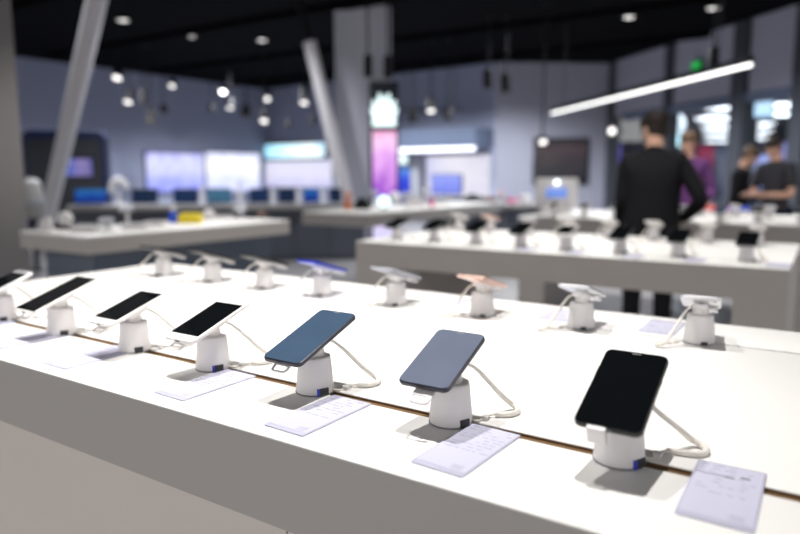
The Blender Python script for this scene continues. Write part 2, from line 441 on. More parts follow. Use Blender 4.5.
# charcoal kiosk with a rounded navy rim, screen at its centre
p = atd(67, 200, 12.4); kr = thing('display_kiosk', 'charcoal kiosk with navy rounded rim and small purple lit screen', 'kiosk', (p.x, p.y, 0), YAW + .18)
MB().rbox(1.45, 2.12, .35, .16, .02, Tr(0, .2, 1.06) @ Rx(PI / 2)).build('surround', M['navy'], kr)
MB().rbox(1.28, 1.93, .04, .12, .01, Tr(0, .0, .99) @ Rx(PI / 2)).build('front_panel', M['charcoal'], kr)
skio = screen_mat('purple kiosk picture', [(.01, .02, .15), (.06, .11, .5), (.26, .2, .45), (.03, .06, .35)], .9, 4, 'X')
MB().box(-.10, .48, -.05, -.022, 1.28, 1.60).build('screen', skio, kr)
MB().box(-.13, .51, -.021, -.0205, 1.24, 1.65).build('screen_frame', M['dark'], kr)
p = at(33, 214, .60); p = atd(33, 214, 9.0)
r = thing('floor_appliance', 'grey white rounded floor appliance between grey column and strut', 'appliance', (p.x, p.y, 0))
MB().lathe([(.10, .72), (.13, .74), (.15, .80), (.15, 1.05), (.12, 1.2), (.06, 1.25), (0, 1.26)], 24).build('body', M['counter'], r)
MB().lathe([(.12, 0), (.12, .02), (.03, .04), (.03, .7195)], 20).build('pedestal', M['charcoal'], r)
MB().lathe([(.152, .9), (.155, .91), (.155, .97), (.152, .98)], 24).build('band', M['greyplastic'], r)
p = on_counter(119, .3, ca, cdir, cback)
r = thing('headset_stand', 'white curved headset stand beside the near black laptop', 'stand', p, crot)
MB().lathe([(.10, 0), (.10, .015), (.03, .03), (.022, .2), (.03, .22)], 20).build('base', M['plastic'], r)
MB().tube([(-.10, 0, .18), (-.08, 0, .3), (.0, 0, .36), (.08, 0, .32), (.13, 0, .24)], [.045, .05, .06, .05, .035], 12).build('headset', M['plastic'], r)

# ------------------------------------------------------------------ lit things on the back walls
def wall_panel(name, label, cat, P, Q, x0, y0, x1, y1, off, th, group=None):
    """an Empty on a wall: local x along the wall, local z up, local -y into the room; returns root, width, height"""
    a, b = onwall(x0, y1, P, Q), onwall(x1, y1, P, Q); t = onwall((x0 + x1) / 2, y0, P, Q); c = onwall((x0 + x1) / 2, y1, P, Q)
    v = b - a; ang = math.atan2(Q[1] - P[1], Q[0] - P[0])
    n = Vector((math.sin(ang), -math.cos(ang), 0))
    w = math.hypot(v.x, v.y); h_ = t.z - c.z; mid = (a + b) / 2
    r = thing(name, label, cat, Vector((mid.x, mid.y, c.z)) + n * off, ang, group)
    return r, w, h_
slight = screen_mat('pale lilac screen picture', [(.12, .16, .95), (.42, .46, 1.0), (.72, .74, 1.0), (.16, .16, .9)], 1.1, 5)
slight2 = screen_mat('pale white screen picture', [(.35, .40, 1.0), (.72, .76, 1.0), (1, 1, 1), (.45, .48, 1.0)], 1.15, 4)
for lab, x0, x1, m in (('wall screen with lilac white picture, joined left of its whiter twin', 145, 203.5, slight), ('wall screen with near white picture, joined right of its lilac twin', 204.5, 259, slight2)):
    r, w, h_ = wall_panel('wall_screen', lab, 'screen', A, B, x0, 152, x1, 193, .02, .1, 'joined bright wall screens')
    MB().box(-w / 2, w / 2, -.07, 0, 0, h_).build('casing', M['charcoal'], r)
    MB().box(-w / 2 + .02, w / 2 - .02, -.078, -.0705, .03, h_ - .03).build('screen', m, r)
scy = screen_mat('cyan sign picture', [(.10, .35, .55), (.5, .85, 1.0), (.9, 1, 1), (.25, .55, .8)], 1.5, 6, 'X')
spw = screen_mat('pale panel picture', [(.5, .5, .85), (.8, .78, .95), (.72, .74, .98)], 1.0, 5)
r, w, h_ = wall_panel('lit_sign', 'cyan white lit sign board high on the back wall', 'sign', B, C, 268, 143, 329, 159, .03, .1)
MB().box(-w / 2, w / 2, -.12, 0, 0, h_).build('casing', M['charcoal'], r); MB().box(-w / 2 + .03, w / 2 - .03, -.13, -.1205, .03, h_ - .03).build('lit_face', scy, r)
r, w, h_ = wall_panel('display_wall_panel', 'pale lilac lit wall panel under the cyan sign', 'panel', B, C, 265, 160, 334, 188, .02, .1)
MB().box(-w / 2, w / 2, -.05, 0, 0, h_).build('casing', M['greyplastic'], r); MB().box(-w / 2 + .03, w / 2 - .03, -.06, -.0505, .03, h_ - .03).build('lit_face', spw, r)
# lit niche under a soffit
r, w, h_ = wall_panel('soffit_box', 'blue grey soffit box with a bright light strip along its underside', 'soffit', B, C, 398, 131, 493, 149, .0, .9)
MB().box(-w / 2, w / 2, -.9, -.002, 0, h_).build('body', M['header'], r)
MB().box(-w / 2 + .02, w / 2 - .02, -.9, -.80, -.09, -.001).build('light_strip', M['led'], r)
r, w, h_ = wall_panel('display_wall_panel', 'bright white lit niche wall panel behind a blue screen', 'panel', B, C, 427, 155, 490, 197, .02, .1)
pwl = screen_mat('white niche panel', [(.60, .62, .95), (.92, .9, 1.0), (.75, .72, .88)], .95, 3, 'X')
MB().box(-w / 2, w / 2, -.05, 0, 0, h_).build('casing', M['plastic2'], r); MB().box(-w / 2 + .03, w / 2 - .03, -.06, -.0505, .03, h_ - .03).build('lit_face', pwl, r)
r, w, h_ = wall_panel('niche_screen', 'lilac blue screen standing in front of the white niche panel', 'screen', B, C, 440, 174, 470, 194, .35, .1)
sbl = screen_mat('lilac blue picture', [(.12, .16, .75), (.28, .34, .95), (.35, .42, 1.0)], 1.0, 3)
MB().box(-w / 2, w / 2, -.05, 0, 0, h_).build('casing', M['charcoal'], r); MB().box(-w / 2 + .02, w / 2 - .02, -.057, -.0505, .02, h_ - .02).build('screen', sbl, r)
MB().box(-.06, .06, -.04, -.01, -r.location.z + .03, -.001).build('post', M['greyplastic'], r); MB().box(-.35, .35, -.25, .2, -r.location.z, -r.location.z + .029).build('stand', M['greyplastic'], r)
r, w, h_ = wall_panel('niche_screen', 'deep blue screen right of the pink screen totem', 'screen', B, C, 399, 167, 418, 197, .3, .1)
sdb = screen_mat('deep blue picture', [(.01, .02, .5), (.02, .06, .85), (.15, .4, .9)], .9, 3)
MB().box(-w / 2, w / 2, -.05, 0, 0, h_).build('casing', M['charcoal'], r); MB().box(-w / 2 + .02, w / 2 - .02, -.057, -.0505, .02, h_ - .02).build('screen', sdb, r)
r, w, h_ = wall_panel('lit_sign', 'small pale cyan lit sign above the deep blue screen', 'sign', B, C, 397, 154, 416, 165, .3, .1)
MB().box(-w / 2, w / 2, -.05, 0, 0, h_).build('casing', M['charcoal'], r); MB().box(-w / 2 + .02, w / 2 - .02, -.057, -.0505, .02, h_ - .02).build('lit_face', scy, r)
r, w, h_ = wall_panel('niche_divider', 'upright grey divider panel between the two blue screens', 'panel', B, C, 419, 156, 427, 200, .0, .1)
MB().box(-w / 2, w / 2, -.4, -.16, 0, h_, bev=.01).build('board', M['greyplastic'], r); MB().box(-w / 2 - .03, w / 2 + .03, -.43, -.13, -r.location.z, -.001).build('foot', M['greyplastic'], r)
# dark framed picture on the grey wall
r, w, h_ = wall_panel('framed_picture', 'large dark framed picture with a faint red blotch on the grey wall', 'picture', C, D, 532, 138, 587, 184, .01, .1)
MB().box(-w / 2, w / 2, -.07, 0, 0, h_, bev=.01).build('frame', M['charcoal'], r)
spc = screen_mat('dim picture', [(.010, .011, .016), (.025, .025, .032), (.075, .05, .055), (.012, .012, .018)], .8, 2.5)
MB().box(-w / 2 + .07, w / 2 - .07, -.078, -.0705, .07, h_ - .07).build('picture_face', spc, r)

# totem with a white emblem and a pink screen, in front of the square pillar
p = atd(384.5, 200, 10.85)
tr = thing('screen_totem', 'tall slim totem with white glowing emblem over a pink lit screen', 'totem', (p.x, p.y, 0), YAW)
MB().rbox(.48, 2.78, .12, .03, .006, Tr(0, .05, 1.39) @ Rx(PI / 2)).build('casing', M['charcoal'], tr)
spk = screen_mat('pink totem picture', [(.16, .16, .85), (.35, .08, .6), (.75, .35, .85), (.95, .62, .9), (.85, .25, .5)], 1.1, 2.5)
MB().box(-.19, .20, -.02, -.0105, .95, 2.0).build('screen', spk, tr)
slb = screen_mat('pale blue totem picture', [(.55, .65, 1), (.8, .7, 1), (.7, .9, 1)], 1.0, 2.5)
MB().box(-.19, .20, -.02, -.0105, .08, .93).build('lower_screen', slb, tr)
em = MB()
for k in range(8):
    d = -75 + 150 * k / 7; a = math.radians(d); q = .47 - .25 * abs(d) / 75
    T = Tr(0, -.017, 2.19) @ Ry(a) @ Tr(0, 0, q / 2) @ Matrix.Diagonal((1, .12, q / .42, 1))
    em.lathe([(0, -.21), (.030, -.12), (.046, .02), (.036, .13), (0, .20)], 12, T)
em.box(-.19, .19, -.024, -.0105, 2.08, 2.17)
mw = mat('white lit emblem', (.9, .9, .9), .4, emit=(.75, 1, 1), es=1.3)
em.build('emblem', mw, tr)

# ------------------------------------------------------------------ lamps
def downlight(px, py, label, r=.16, m='lampdim'):
    p = at(px, py, CEIL - .03)
    o = thing('downlight', label, 'ceiling light', (p.x, p.y, CEIL), 0, 'round ceiling downlights')
    MB().lathe([(r * 1.25, 0), (r * 1.25, -.035), (r, -.045), (r, -.03)], 24).build('rim', M['dark'], o)
    MB().lathe([(r * .98, -.032), (r * .5, -.04), (0, -.042)], 24).build('lens', M[m], o)
for px, py, lab in ((123, 20, 'ceiling downlight near the upper end of the slanted strut'), (190, 36, 'ceiling downlight alone right of the slanted strut'),
        (629, 17, 'ceiling downlight above the middle of the light bar'), (713, 8, 'ceiling downlight above the right end of the light bar'), (262, 40, 'dim ceiling downlight left of the square pillar')):
    downlight(px, py, lab, .10, 'lampdim')
def spot(px, py, dist, lab, lit='lamp', size=.10, h=.26, tilt=.35, aim=0., grp='black spotlights under the ceiling'):
    """spot head hanging on a rod from the ceiling, its lens turned down and outwards"""
    p = atd(px, py, dist)
    o = thing('spotlight', lab, 'spotlight', p, YAW + aim, grp)
    T = Rx(-tilt)
    MB().lathe([(size * .85, h), (size, h * .9), (size, .0), (size * .86, -.01), (size * .86, .012)], 18, T).build('housing', M['dark'], o)
    MB().lathe([(size * .84, .004), (0, -.006)], 18, T).build('lens', M[lit], o)
    top = T @ Vector((0, 0, h * .6))
    MB().tube([top, (top.x, top.y, CEIL - p.z)], .014, 8, 1).build('rod', M['dark'], o)
    MB().lathe([(.05, 0), (.05, -.03)], 12, Tr(top.x, top.y, CEIL - p.z)).build('ceiling_rose', M['dark'], o)
for px, py, d_, lit, sz, h, tl, lab in (
        (117, 78, 15.5, 'lampdim', .12, .18, .5, 'lit spotlight beside the slanted strut, highest on the left wall'),
        (172, 86, 16.5, 'lampdim', .09, .16, .5, 'dim spotlight under the ceiling between strut and brightest lamp'),
        (223, 92, 17.5, 'lamp', .09, .16, .6, 'brightest round spotlight above the joined wall screens'),
        (267, 99, 18.0, 'lampdim', .10, .22, .6, 'lit spotlight at the room corner, upper of two'),
        (128, 102, 14.5, 'lampdim', .10, .3, .45, 'black headed spotlight hanging lower than the one by the strut'),
        (143, 104, 14.5, 'lampoff', .10, .3, .1, 'unlit looking black spotlight beside the low hanging lit one'),
        (150, 121, 14.5, 'lampoff', .12, .28, .5, 'black spotlight tilted sideways, lowest of the left cluster'),
        (164, 113, 16.5, 'lampoff', .09, .2, .1, 'small grey spotlight right of the tilted black one'),
        (212, 112, 17.0, 'lampoff', .09, .2, .1, 'small dark spotlight under the brightest round lamp'),
        (230, 108, 16.5, 'lampdim', .10, .22, .3, 'dim spotlight touching the brightest round lamp'),
        (246, 117, 15.5, 'lampoff', .11, .26, .1, 'black spotlight left of the corner pair'),
        (264, 121, 15.5, 'lampdim', .10, .28, .55, 'lit spotlight at the room corner, lower of two'),
        (304, 103, 16.0, 'lampdim', .10, .45, .45, 'lit black spotlight left of the leaning pale strut'),
        (288, 128, 17.5, 'lampoff', .09, .22, .1, 'faint spotlight above the left of the cyan sign'),
        (312, 124, 17.5, 'lampoff', .09, .22, .1, 'faint spotlight above the right of the cyan sign'),
        (431, 111, 14.0, 'lampdim', .09, .28, .5, 'lit spotlight at the middle of the track over the soffit'),
        (413, 122, 14.0, 'lampoff', .09, .24, .1, 'unlit spotlight at the left of the track over the soffit'),
        (448, 120, 14.0, 'lampoff', .09, .24, .1, 'unlit spotlight at the right of the track over the soffit'),
        (368, 76, 8.6, 'lampoff', .055, .26, .05, 'black cylinder pendant in front of the square pillar, first of two'),
        (388, 77, 8.6, 'lampoff', .055, .26, .05, 'black cylinder pendant at the right corner of the square pillar'),
        (488, 88, 12.0, 'lampoff', .085, .32, .05, 'black cylinder pendant above the end of the soffit, higher of two'),
        (506, 92, 12.0, 'lampoff', .085, .32, .05, 'black cylinder pendant above the end of the soffit, lower of two'),
        (713, 66, 9.0, 'lampoff', .06, .24, .05, 'black cylinder pendant behind the right end of the light bar'),
        (543, 142, 11.0, 'lampdim', .07, .12, .8, 'pale round spotlight in front of the dark framed picture')):
    spot(px, py, d_, lab, lit, sz, h, tl)
pa_, pb_ = atd(399, 113, 14.12), atd(462, 108, 14.12)
o = thing('lighting_track', 'black lighting track hanging over the soffit box', 'track', (pa_ + pb_) / 2, YAW)
v = pb_ - pa_
L_ = math.hypot(v.x, v.y)
MB().box(-L_ / 2, L_ / 2, .13, .17, .0, .05).build('rail', M['dark'], o)
for sx in (-.4, .4): MB().tube([(sx * L_, .15, .05), (sx * L_, .15, CEIL - o.location.z)], .012, 8, 1).build('rod', M['dark'], o)
# long linear pendant
la, lb = at(552, 112.5, 2.3), at(751, 63, 2.3)
o = thing('linear_pendant', 'long bright light bar hanging over the tables on the right', 'light bar', (la + lb) / 2, math.atan2(lb.y - la.y, lb.x - la.x))
L_ = (lb - la).length
MB().box(-L_ / 2, L_ / 2, -.03, .03, .0, .06).build('channel', M['dark'], o)
MB().box(-L_ / 2, L_ / 2, -.02, .02, -.028, -.0005, bev=.006).build('diffuser', M['tube'], o)
for sx in (-.4, .4): MB().tube([(sx * L_, 0, .06), (sx * L_, 0, CEIL - 2.3)], .004, 6, 1).build('wire', M['dark'], o)
# exit sign on the right wall header
r, w, h_ = wall_panel('exit_sign', 'small green lit sign above the light bar on the header wall', 'sign', D, E1, 696, 62, 704, 69, .01, .1)
MB().box(-w / 2 - .02, w / 2 + .02, -.08, 0, -.02, h_ + .02).build('casing', M['dark'], r); MB().box(-w / 2, w / 2, -.088, -.0805, 0, h_).build('lit_face', M['exit'], r)

# ------------------------------------------------------------------ mall beyond the glass
def mall_light(px0, px1, py, lab, z=3.1, dp=.5):
    a, b = at(px0, py, z), at(px1, py, z)
    o = thing('mall_ceiling_light', lab, 'ceiling light', (a + b) / 2, math.atan2(b.y - a.y, b.x - a.x), 'mall ceiling light panels')
    L = (b - a).length
    MB().box(-L / 2, L / 2, -dp / 2, dp / 2, 0, .02).build('frame', M['plastic2'], o)
    MB().box(-L / 2 + .02, L / 2 - .02, -dp / 2 + .02, dp / 2 - .02, -.02, -.0005).build('diffuser', M['strip'], o)
for i, (x0, x1, y, lab) in enumerate(((691, 733, 108, 'nearest'), (700, 734, 118, 'second'), (705, 734, 126.5, 'third'), (706, 734, 134, 'fourth'), (707, 734, 141, 'farthest'))):
    mall_light(x0, x1, y, '%s light panel of the column of five seen left of the thick post' % lab, 3.1, .9)
for x0, x1, y, lab in ((779, 830, 95, 'mall light panel at the upper right edge of the shopfront'), (769, 830, 105, 'wide mall light panel next to the pale blue screen'), (757, 830, 114, 'long mall light panel just under the pale blue screen'),
        (756, 770, 124, 'small mall light panel right of the thick post, upper'), (755, 768, 131, 'small mall light panel right of the thick post, middle'), (755, 768, 138, 'small mall light panel right of the thick post, lower')):
    mall_light(x0, x1, y, lab, 3.1, .9)
def lit_board(px, py, dist, w, h, m, lab, name='shop_sign', cat='sign', post=True):
    p = atd(px, py, dist)
    o = thing(name, lab, cat, (p.x, p.y, 0), YAW - .3)
    MB().box(-w / 2 - .03, w / 2 + .03, 0, .12, p.z - h / 2 - .03, p.z + h / 2 + .03, bev=.01).build('casing', M['charcoal'], o)
    MB().box(-w / 2, w / 2, -.012, -.0005, p.z - h / 2, p.z + h / 2).build('lit_face', m, o)
    if post:
        MB().box(-.06, .06, .03, .09, .03, p.z - h / 2 - .031).build('post', M['mullion'], o)
        MB().box(-.25, .25, -.1, .22, 0, .03).build('foot', M['mullion'], o)
    return o
mred = mat('red lit board', (.5, .02, .02), .4, emit=(.8, .03, .03), es=1.0)
lit_board(664, 131, 20.6, .62, .9, mred, 'red lit board beyond the glass beside the head of the man in black')
lit_board(757, 105, 17, .75, .6, screen_mat('pale cyan board', [(.5, .75, 1), (.8, .95, 1)], 1.5), 'pale blue lit board beyond the glass under the header rail')
lit_board(757, 172, 18, .9, .9, screen_mat('lilac board', [(.25, .3, .85), (.5, .55, 1)], 1.0), 'lilac lit board between the two men holding a phone')
lit_board(705, 163, 18, .42, .9, mat('maroon board', (.2, .02, .05), .4, emit=(.3, .03, .07), es=1.0), 'maroon board beyond the glass right of the purple shirt')
lit_board(796, 172, 15, .7, 1.3, screen_mat('blue lilac board', [(.12, .16, .5), (.5, .35, .6), (.25, .3, .7)], 1.0), 'blue lilac lit board at the right edge beyond the glass')
lit_board(630, 128, 20, .9, .8, mat('beige board', (.3, .27, .24), .5, emit=(.32, .29, .26), es=1.0), 'beige board beyond the glass left of the dark haired head')
lit_board(616, 153, 19.6, .25, .5, mat('violet board', (.1, .06, .3), .5, emit=(.2, .13, .6), es=1.0), 'small violet lit board beyond the first glass pane')
def globe(px, py, dist, r_, lab, m=None):
    p = atd(px, py, dist); o = thing('globe_lamp', lab, 'lamp', p, 0, 'round mall lamps')
    MB().ball(r_, n=20).build('globe', m or M['lampdim'], o)
    MB().tube([(0, 0, r_ * .95), (0, 0, 3.1 - p.z)], .012, 8, 1).build('cord', M['dark'], o)
    MB().lathe([(r_ * .4, r_ * .86), (r_ * .4, r_ * 1.15), (.02, r_ * 1.25)], 14).build('cap', M['dark'], o)
globe(674, 124, 18.5, .3, 'large white globe lamp beyond the glass above the skin toned face', mat('big white lit globe', (.9, .9, .9), .4, emit=(.85, .95, 1), es=1.5))
globe(682.5, 140, 19.5, .2, 'cyan white globe lamp beside the head of the person in purple', mat('cyan lit globe', (.9, .9, .9), .4, emit=(.6, .95, 1), es=3))
p = atd(612, 131, 15.8)
o = thing('wall_lamp', 'bright round lamp at the corner of the grey pier', 'lamp', p, da)
MB().ball(.08, n=20).build('globe', M['lampdim'], o); MB().tube([(0, 0, 0), (0, .3, 0)], .02, 8, 1).build('arm', M['dark'], o)

# ------------------------------------------------------------------ the phone stands
def make_stand(label, back=False, blue=False, L=.156, block=False, tilt=20, hz=.0965):
    r = thing('phone_stand', label, 'phone stand')
    base = MB().lathe([(.0325, .0025), (.0330, .006), (.0320, .016), (.0278, .060), (.0273, .0625), (.026, .0638), (0, .0638)], 40).build('base', M['plastic'], r)
    MB().lathe([(.0332, 0), (.0335, .001), (.0335, .0022), (.0326, .00245)], 40).build('bottom_ring', M['ring'], r)
    t = math.radians(tilt); C_ = Vector((0, -.004, hz)); n = Vector((0, -math.sin(t), math.cos(t)))
    T = Tr(*(C_)) @ Rx(t)
    # neck and head under the phone
    MB().lathe([(.0165, .0636), (.0165, .072), (.0155, .078), (.014, .0795)], 28).build('neck', M['plastic2'], r)
    hd = MB().rbox(.032, .052, .009, .006, .0015, T @ Tr(0, .004, -.0126))
    hd.lathe([(.0125, -.024), (.0145, -.0134)], 24, T)
    hd.build('head', M['plastic'], r)
    # bottom clip with its hooked lip and wire hoop
    y = -L / 2
    if block:
        cl = MB()
        cl.box(-.020, .003, y - .005, -.018, -.0085, -.0062, T, .0004)
        cl.box(-.020, .003, y - .009, y - .0018, -.018, .0056, T, .0012)
        cl.build('clip', M['plastic'], r)
    else:
        MB().tube([(-.023, y + .050, -.0085), (-.024, y + .012, -.0085), (-.024, y - .003, -.0105), (-.019, y - .008, -.0115), (.000, y - .008, -.0115), (.005, y - .003, -.0105), (.005, y + .012, -.0085), (.004, y + .050, -.0085)], .0022, 8, 5, T).build('clip_hoop', M['plastic'], r)
        MB().box(-.0235, .0045, y + .004, y + .034, -.0098, -.0072, T, .0005).build('clip', M['plastic'], r)
    # tether cable
    q = 1.4 if block else 1.08
    MB().tube([T @ Vector((.012, .022, -.0125)), (.022, .036, .078), (.033, .056, .056), (.042 * q, .080, .028), (.051 * q, .097, .011), (.062 * q, .096, .0054), (.067 * q, .080, .0048), (.060 * q, .063, .0048), (.048, .054, .0046)],
              [.0024, .0026, .0034, .0042, .0046, .0046, .0046, .0044, .0036], 12, 6).build('tether_cable', M['cable'], r)
    MB().tube([(.050, .055, .005), (.042, .048, .003), (.038, .036, .002), (.036, .022, .002), (.030, .012, .005)], .0017, 8, 6).build('thin_cable', M['cable'], r)
    MB().box(.036, .046, .030, .042, .0005, .007, bev=.001).build('cable_anchor', M['plastic2'], r)
    if not back:
        P_ = Rz(math.radians(-22))
        MB().box(.0262, .0342, -.0085, .0085, .001, .0135, P_, bev=.001).build('plug', M['port'], r)
        if blue: MB().box(.0262, .0345, -.0125, -.0086, .001, .0132, P_, bev=.0006).build('blue_plug', M['blue'], r)
    else:
        P_ = Rz(math.radians(180 - 62))
        MB().box(.0262, .0342, -.007, .007, .0005, .0085, P_, bev=.001).build('plug', M['port'], r)
        P2 = Rz(PI / 2)
        MB().prism([(-.011, .010), (.011, .010), (.0085, .052), (-.0085, .052)], -.0325, -.024, Rz(PI) @ Tr(0, 0, 0) @ Rx(math.radians(-7)) @ Tr(0, .0008, 0)).build('rear_cover', M['plastic2'], r)
    return r

def make_phone(kind, label, w=.076, L=.156):
    """built flat round its own centre: x width, y length, z out of the screen"""
    r = thing('smartphone', label, 'phone')
    spec = dict(black=('blackbody', 'blackglass', 0), slate=('slatebody', 'slate', 0), grey=('slatebody', 'greyblue', 0), white=('whitebody', 'blackglass', 1),
                darkflat=('whitebody', 'blackglass', 2), silver=('silver', 'blackglass', 1), rose=('rose', 'blackglass', 1), blue=('bluebody', 'blackglass', 0), graphite=('greyplastic', 'blackglass', 0))[kind]
    t = .0078; rad = .0105
    MB().rbox(w, L, t, rad, .002, n=8).build('body', M[spec[0]], r, ang=15)
    mx, my = ((.0016, .0016), (.0035, .0185), (.002, .004))[spec[2]]
    MB().rbox(w - 2 * mx, L - 2 * my, .0009, .009 if spec[2] == 0 else .0012, .0003, Tr(0, 0, t / 2 + .0003), n=6).build('screen', M[spec[1]], r, ang=15)
    dk = M['port'] if kind != 'black' else M['ring']
    MB().rbox(.012, .0016, .0006, .0007, 0, Tr(0, L / 2 - (.006 if spec[2] != 1 else .0095), t / 2 + .0008)).build('earpiece', M['ring'], r, ang=15)
    if spec[2] == 1:
        MB().lathe([(.0052, t / 2), (.0052, t / 2 + .0004), (.0042, t / 2 + .0002), (0, t / 2 + .0002)], 20, Tr(0, -L / 2 + .0095, 0)).build('home_button', M['silver'], r, ang=15)
    MB().box(w / 2 - .0006, w / 2 + .0006, .018, .030, -.0012, .0012).build('power_button', M[spec[0]] if spec[0] != 'whitebody' else M['silver'], r, ang=15)
    MB().box(-w / 2 - .0006, -w / 2 + .0006, .02, .042, -.0012, .0012).build('volume_button', M[spec[0]] if spec[0] != 'whitebody' else M['silver'], r, ang=15)
    cp = MB().rbox(.020, .009, .0014, .0044, .0004, Tr(-w / 2 + .017, L / 2 - .011, -t / 2 - .0006)).build('camera_plate', M[spec[0]], r, ang=15)
    MB().lathe([(.0035, 0), (.0035, -.0006), (0, -.0006)], 16, Tr(-w / 2 + .013, L / 2 - .011, -t / 2 - .0013)).build('camera_lens', M['lens'], cp)
    MB().box(-.006, .006, -L / 2 - .0004, -L / 2 + .0006, -.0014, .0014).build('charging_port', dk, r, ang=15)
    return r

def phone_pose(p, rz, tilt):
    """phone above a stand foot at p: centre is 96 mm up; returns location, rotation"""
    off = Matrix.Rotation(rz, 3, 'Z') @ Vector((0, -.004, 0))
    return (p[0] + off.x, p[1] + off.y, p[2] + .0965 + PDZ), (tilt, 0, rz)
PDZ = 0.

def make_card(label, loc, rz, w=.079, l=.163, seed=1, printed=True):
    r = thing('price_card', label, 'price card', loc, rz)
    MB().rbox(w, l, .0024, .003, .0004, Tr(0, 0, .0013), n=3).build('sleeve', M['sleeve'], r)
    rd = random.Random(seed)
    m = MB(); z = .0031
    m.box(-w * .47, w * .47, -l * .44, l * .48, .0024, .0028); m.mi = 1
    for row in range(9):
        y = l * (.44 - .062 * row); x = -w * .40
        while x < w * .34:
            q = rd.uniform(.004, .014)
            if rd.random() < .62: m.box(x, min(x + q, w * .44), y - .0011, y + .0011, .0027, z)
            x += q + rd.uniform(.002, .007)
    for k in range(3): m.box(w * .16, w * .36, -l * (.36 + .028 * k), -l * (.36 + .028 * k) + .0018, .0027, z)
    if printed:
        m.mi = 2; m.box(-w * .46, -w * .02, l * .262, l * .267, .0027, z + .0001); m.box(-.004, .007, l * .25, l * .268, .0027, z + .0002); m.box(.013, .024, l * .29, l * .305, .0027, z + .0001)
    m.build('printed_sheet', [M['paper'], M['ink'], M['ink2']], r)
    return r

Z0 = TOPZ
DOWN = Vector((0, 0, 0))
proto_front = make_stand('', False, False, hz=.0925); proto_clip = make_stand('', False, True, block=True, tilt=22); proto_low = make_stand('', False, False, tilt=16, hz=.0950); proto_low_back = make_stand('', True, False, tilt=13, hz=.0955); proto_blue = make_stand('', False, True, hz=.0945); proto_back = make_stand('', True, False, hz=.0905, tilt=16)
phones = {}
for k_ in ('black', 'slate', 'grey', 'white', 'darkflat', 'silver', 'rose', 'blue', 'graphite'):
    phones[k_] = make_phone(k_, '', *dict(black=(.083, .158), slate=(.082, .165), grey=(.084, .136), white=(.082, .156), darkflat=(.082, .170), silver=(.081, .150)).get(k_, (.082, .162)))
index_kids()
used = set()
def put(proto, loc, rot, label, group):
    if proto.name not in used:
        used.add(proto.name); proto.location = loc; proto.rotation_euler = rot; proto['label'] = label; proto['group'] = group
        return proto
    return dup(proto, loc, rot, label, group)
R20 = math.radians(20)
Yf, Yb = .848, 1.572
G1 = 'phone stands on the foreground table'; G2 = 'phones on the foreground table'
front = [(-.205, proto_clip, 'black', 22, 'white stand under the large plain black phone, nearest the camera', 'large plain black phone on the nearest stand, beside a lilac card'),
         (-.455, proto_front, 'grey', 23, 'white stand with black plug under the grey blue phone', 'phone with plain grey blue screen, left of the black phone'),
         (-.721, proto_blue, 'slate', 19, 'white stand with blue plug under the dark slate phone', 'phone with dark slate blue screen and dark rim'),
         (-.977, proto_blue, 'white', 19, 'white stand with blue plug under the white phone beside the slate one', 'white phone with black screen and home button, beside the slate phone'),
         (-1.219, proto_front, 'white', 18, 'white stand with black plug second to the left of the slate phone', 'white phone with black screen second to the left of the slate phone'),
         (-1.494, proto_front, 'darkflat', 19, 'white stand under the phone whose black screen reaches its rim', 'white backed phone whose black screen fills its whole front'),
         (-1.765, proto_front, 'silver', 20, 'white stand cut by the left picture edge on the foreground table', 'silver framed phone cut by the left picture edge')]
OFF = dict(black=(.002, 0), grey=(-.012, .0), slate=(-.003, 0), white=(-.004, -.002), darkflat=(-.001, -.003), silver=(.006, -.004))
for x, pr, kd, tl, l1, l2 in front:
    put(pr, (x, Yf, Z0), (0, 0, 0), l1, G1)
    lc, rt = phone_pose((x + OFF[kd][0], Yf, Z0 + OFF[kd][1]), 0, math.radians(tl)); put(phones[kd], lc, rt, l2, G2)
backs = [(-.219, 'silver', 'white stand with looping cable, first in the far row behind the black phone', 'silver phone seen from behind, first of the far row'),
         (-.486, 'silver', 'white stand in the far row under the silver phone between two lilac cards', 'silver phone seen edge on, second of the far row'),
         (-.753, 'rose', 'white stand in the far row under the rose gold phone', 'rose gold phone seen edge on in the far row'),
         (-1.027, 'graphite', 'white stand in the far row under the graphite phone', 'graphite phone seen edge on left of the rose gold one'),
         (-1.300, 'blue', 'white stand in the far row under the blue phone', 'bright blue phone seen edge on in the far row'),
         (-1.545, 'black', 'white stand in the far row next left of the blue phone', 'dark phone seen edge on next left of the blue phone'),
         (-1.795, 'black', 'white stand in the far row second left of the blue phone', 'dark phone seen edge on second left of the blue phone'),
         (-2.06, 'black', 'white stand at the far left corner of the foreground table', 'black phone at the far left corner of the foreground table')]
for x, kd, l1, l2 in backs:
    put(proto_back, (x, Yb, Z0), (0, 0, PI), l1, G1)
    lc, rt = phone_pose((x, Yb, Z0 - (.006 if x > -.3 else .005)), PI + (.11 if x > -.3 else 0), math.radians(17 if x > -.3 else 16)); put(phones[kd], lc, rt, l2, G2)
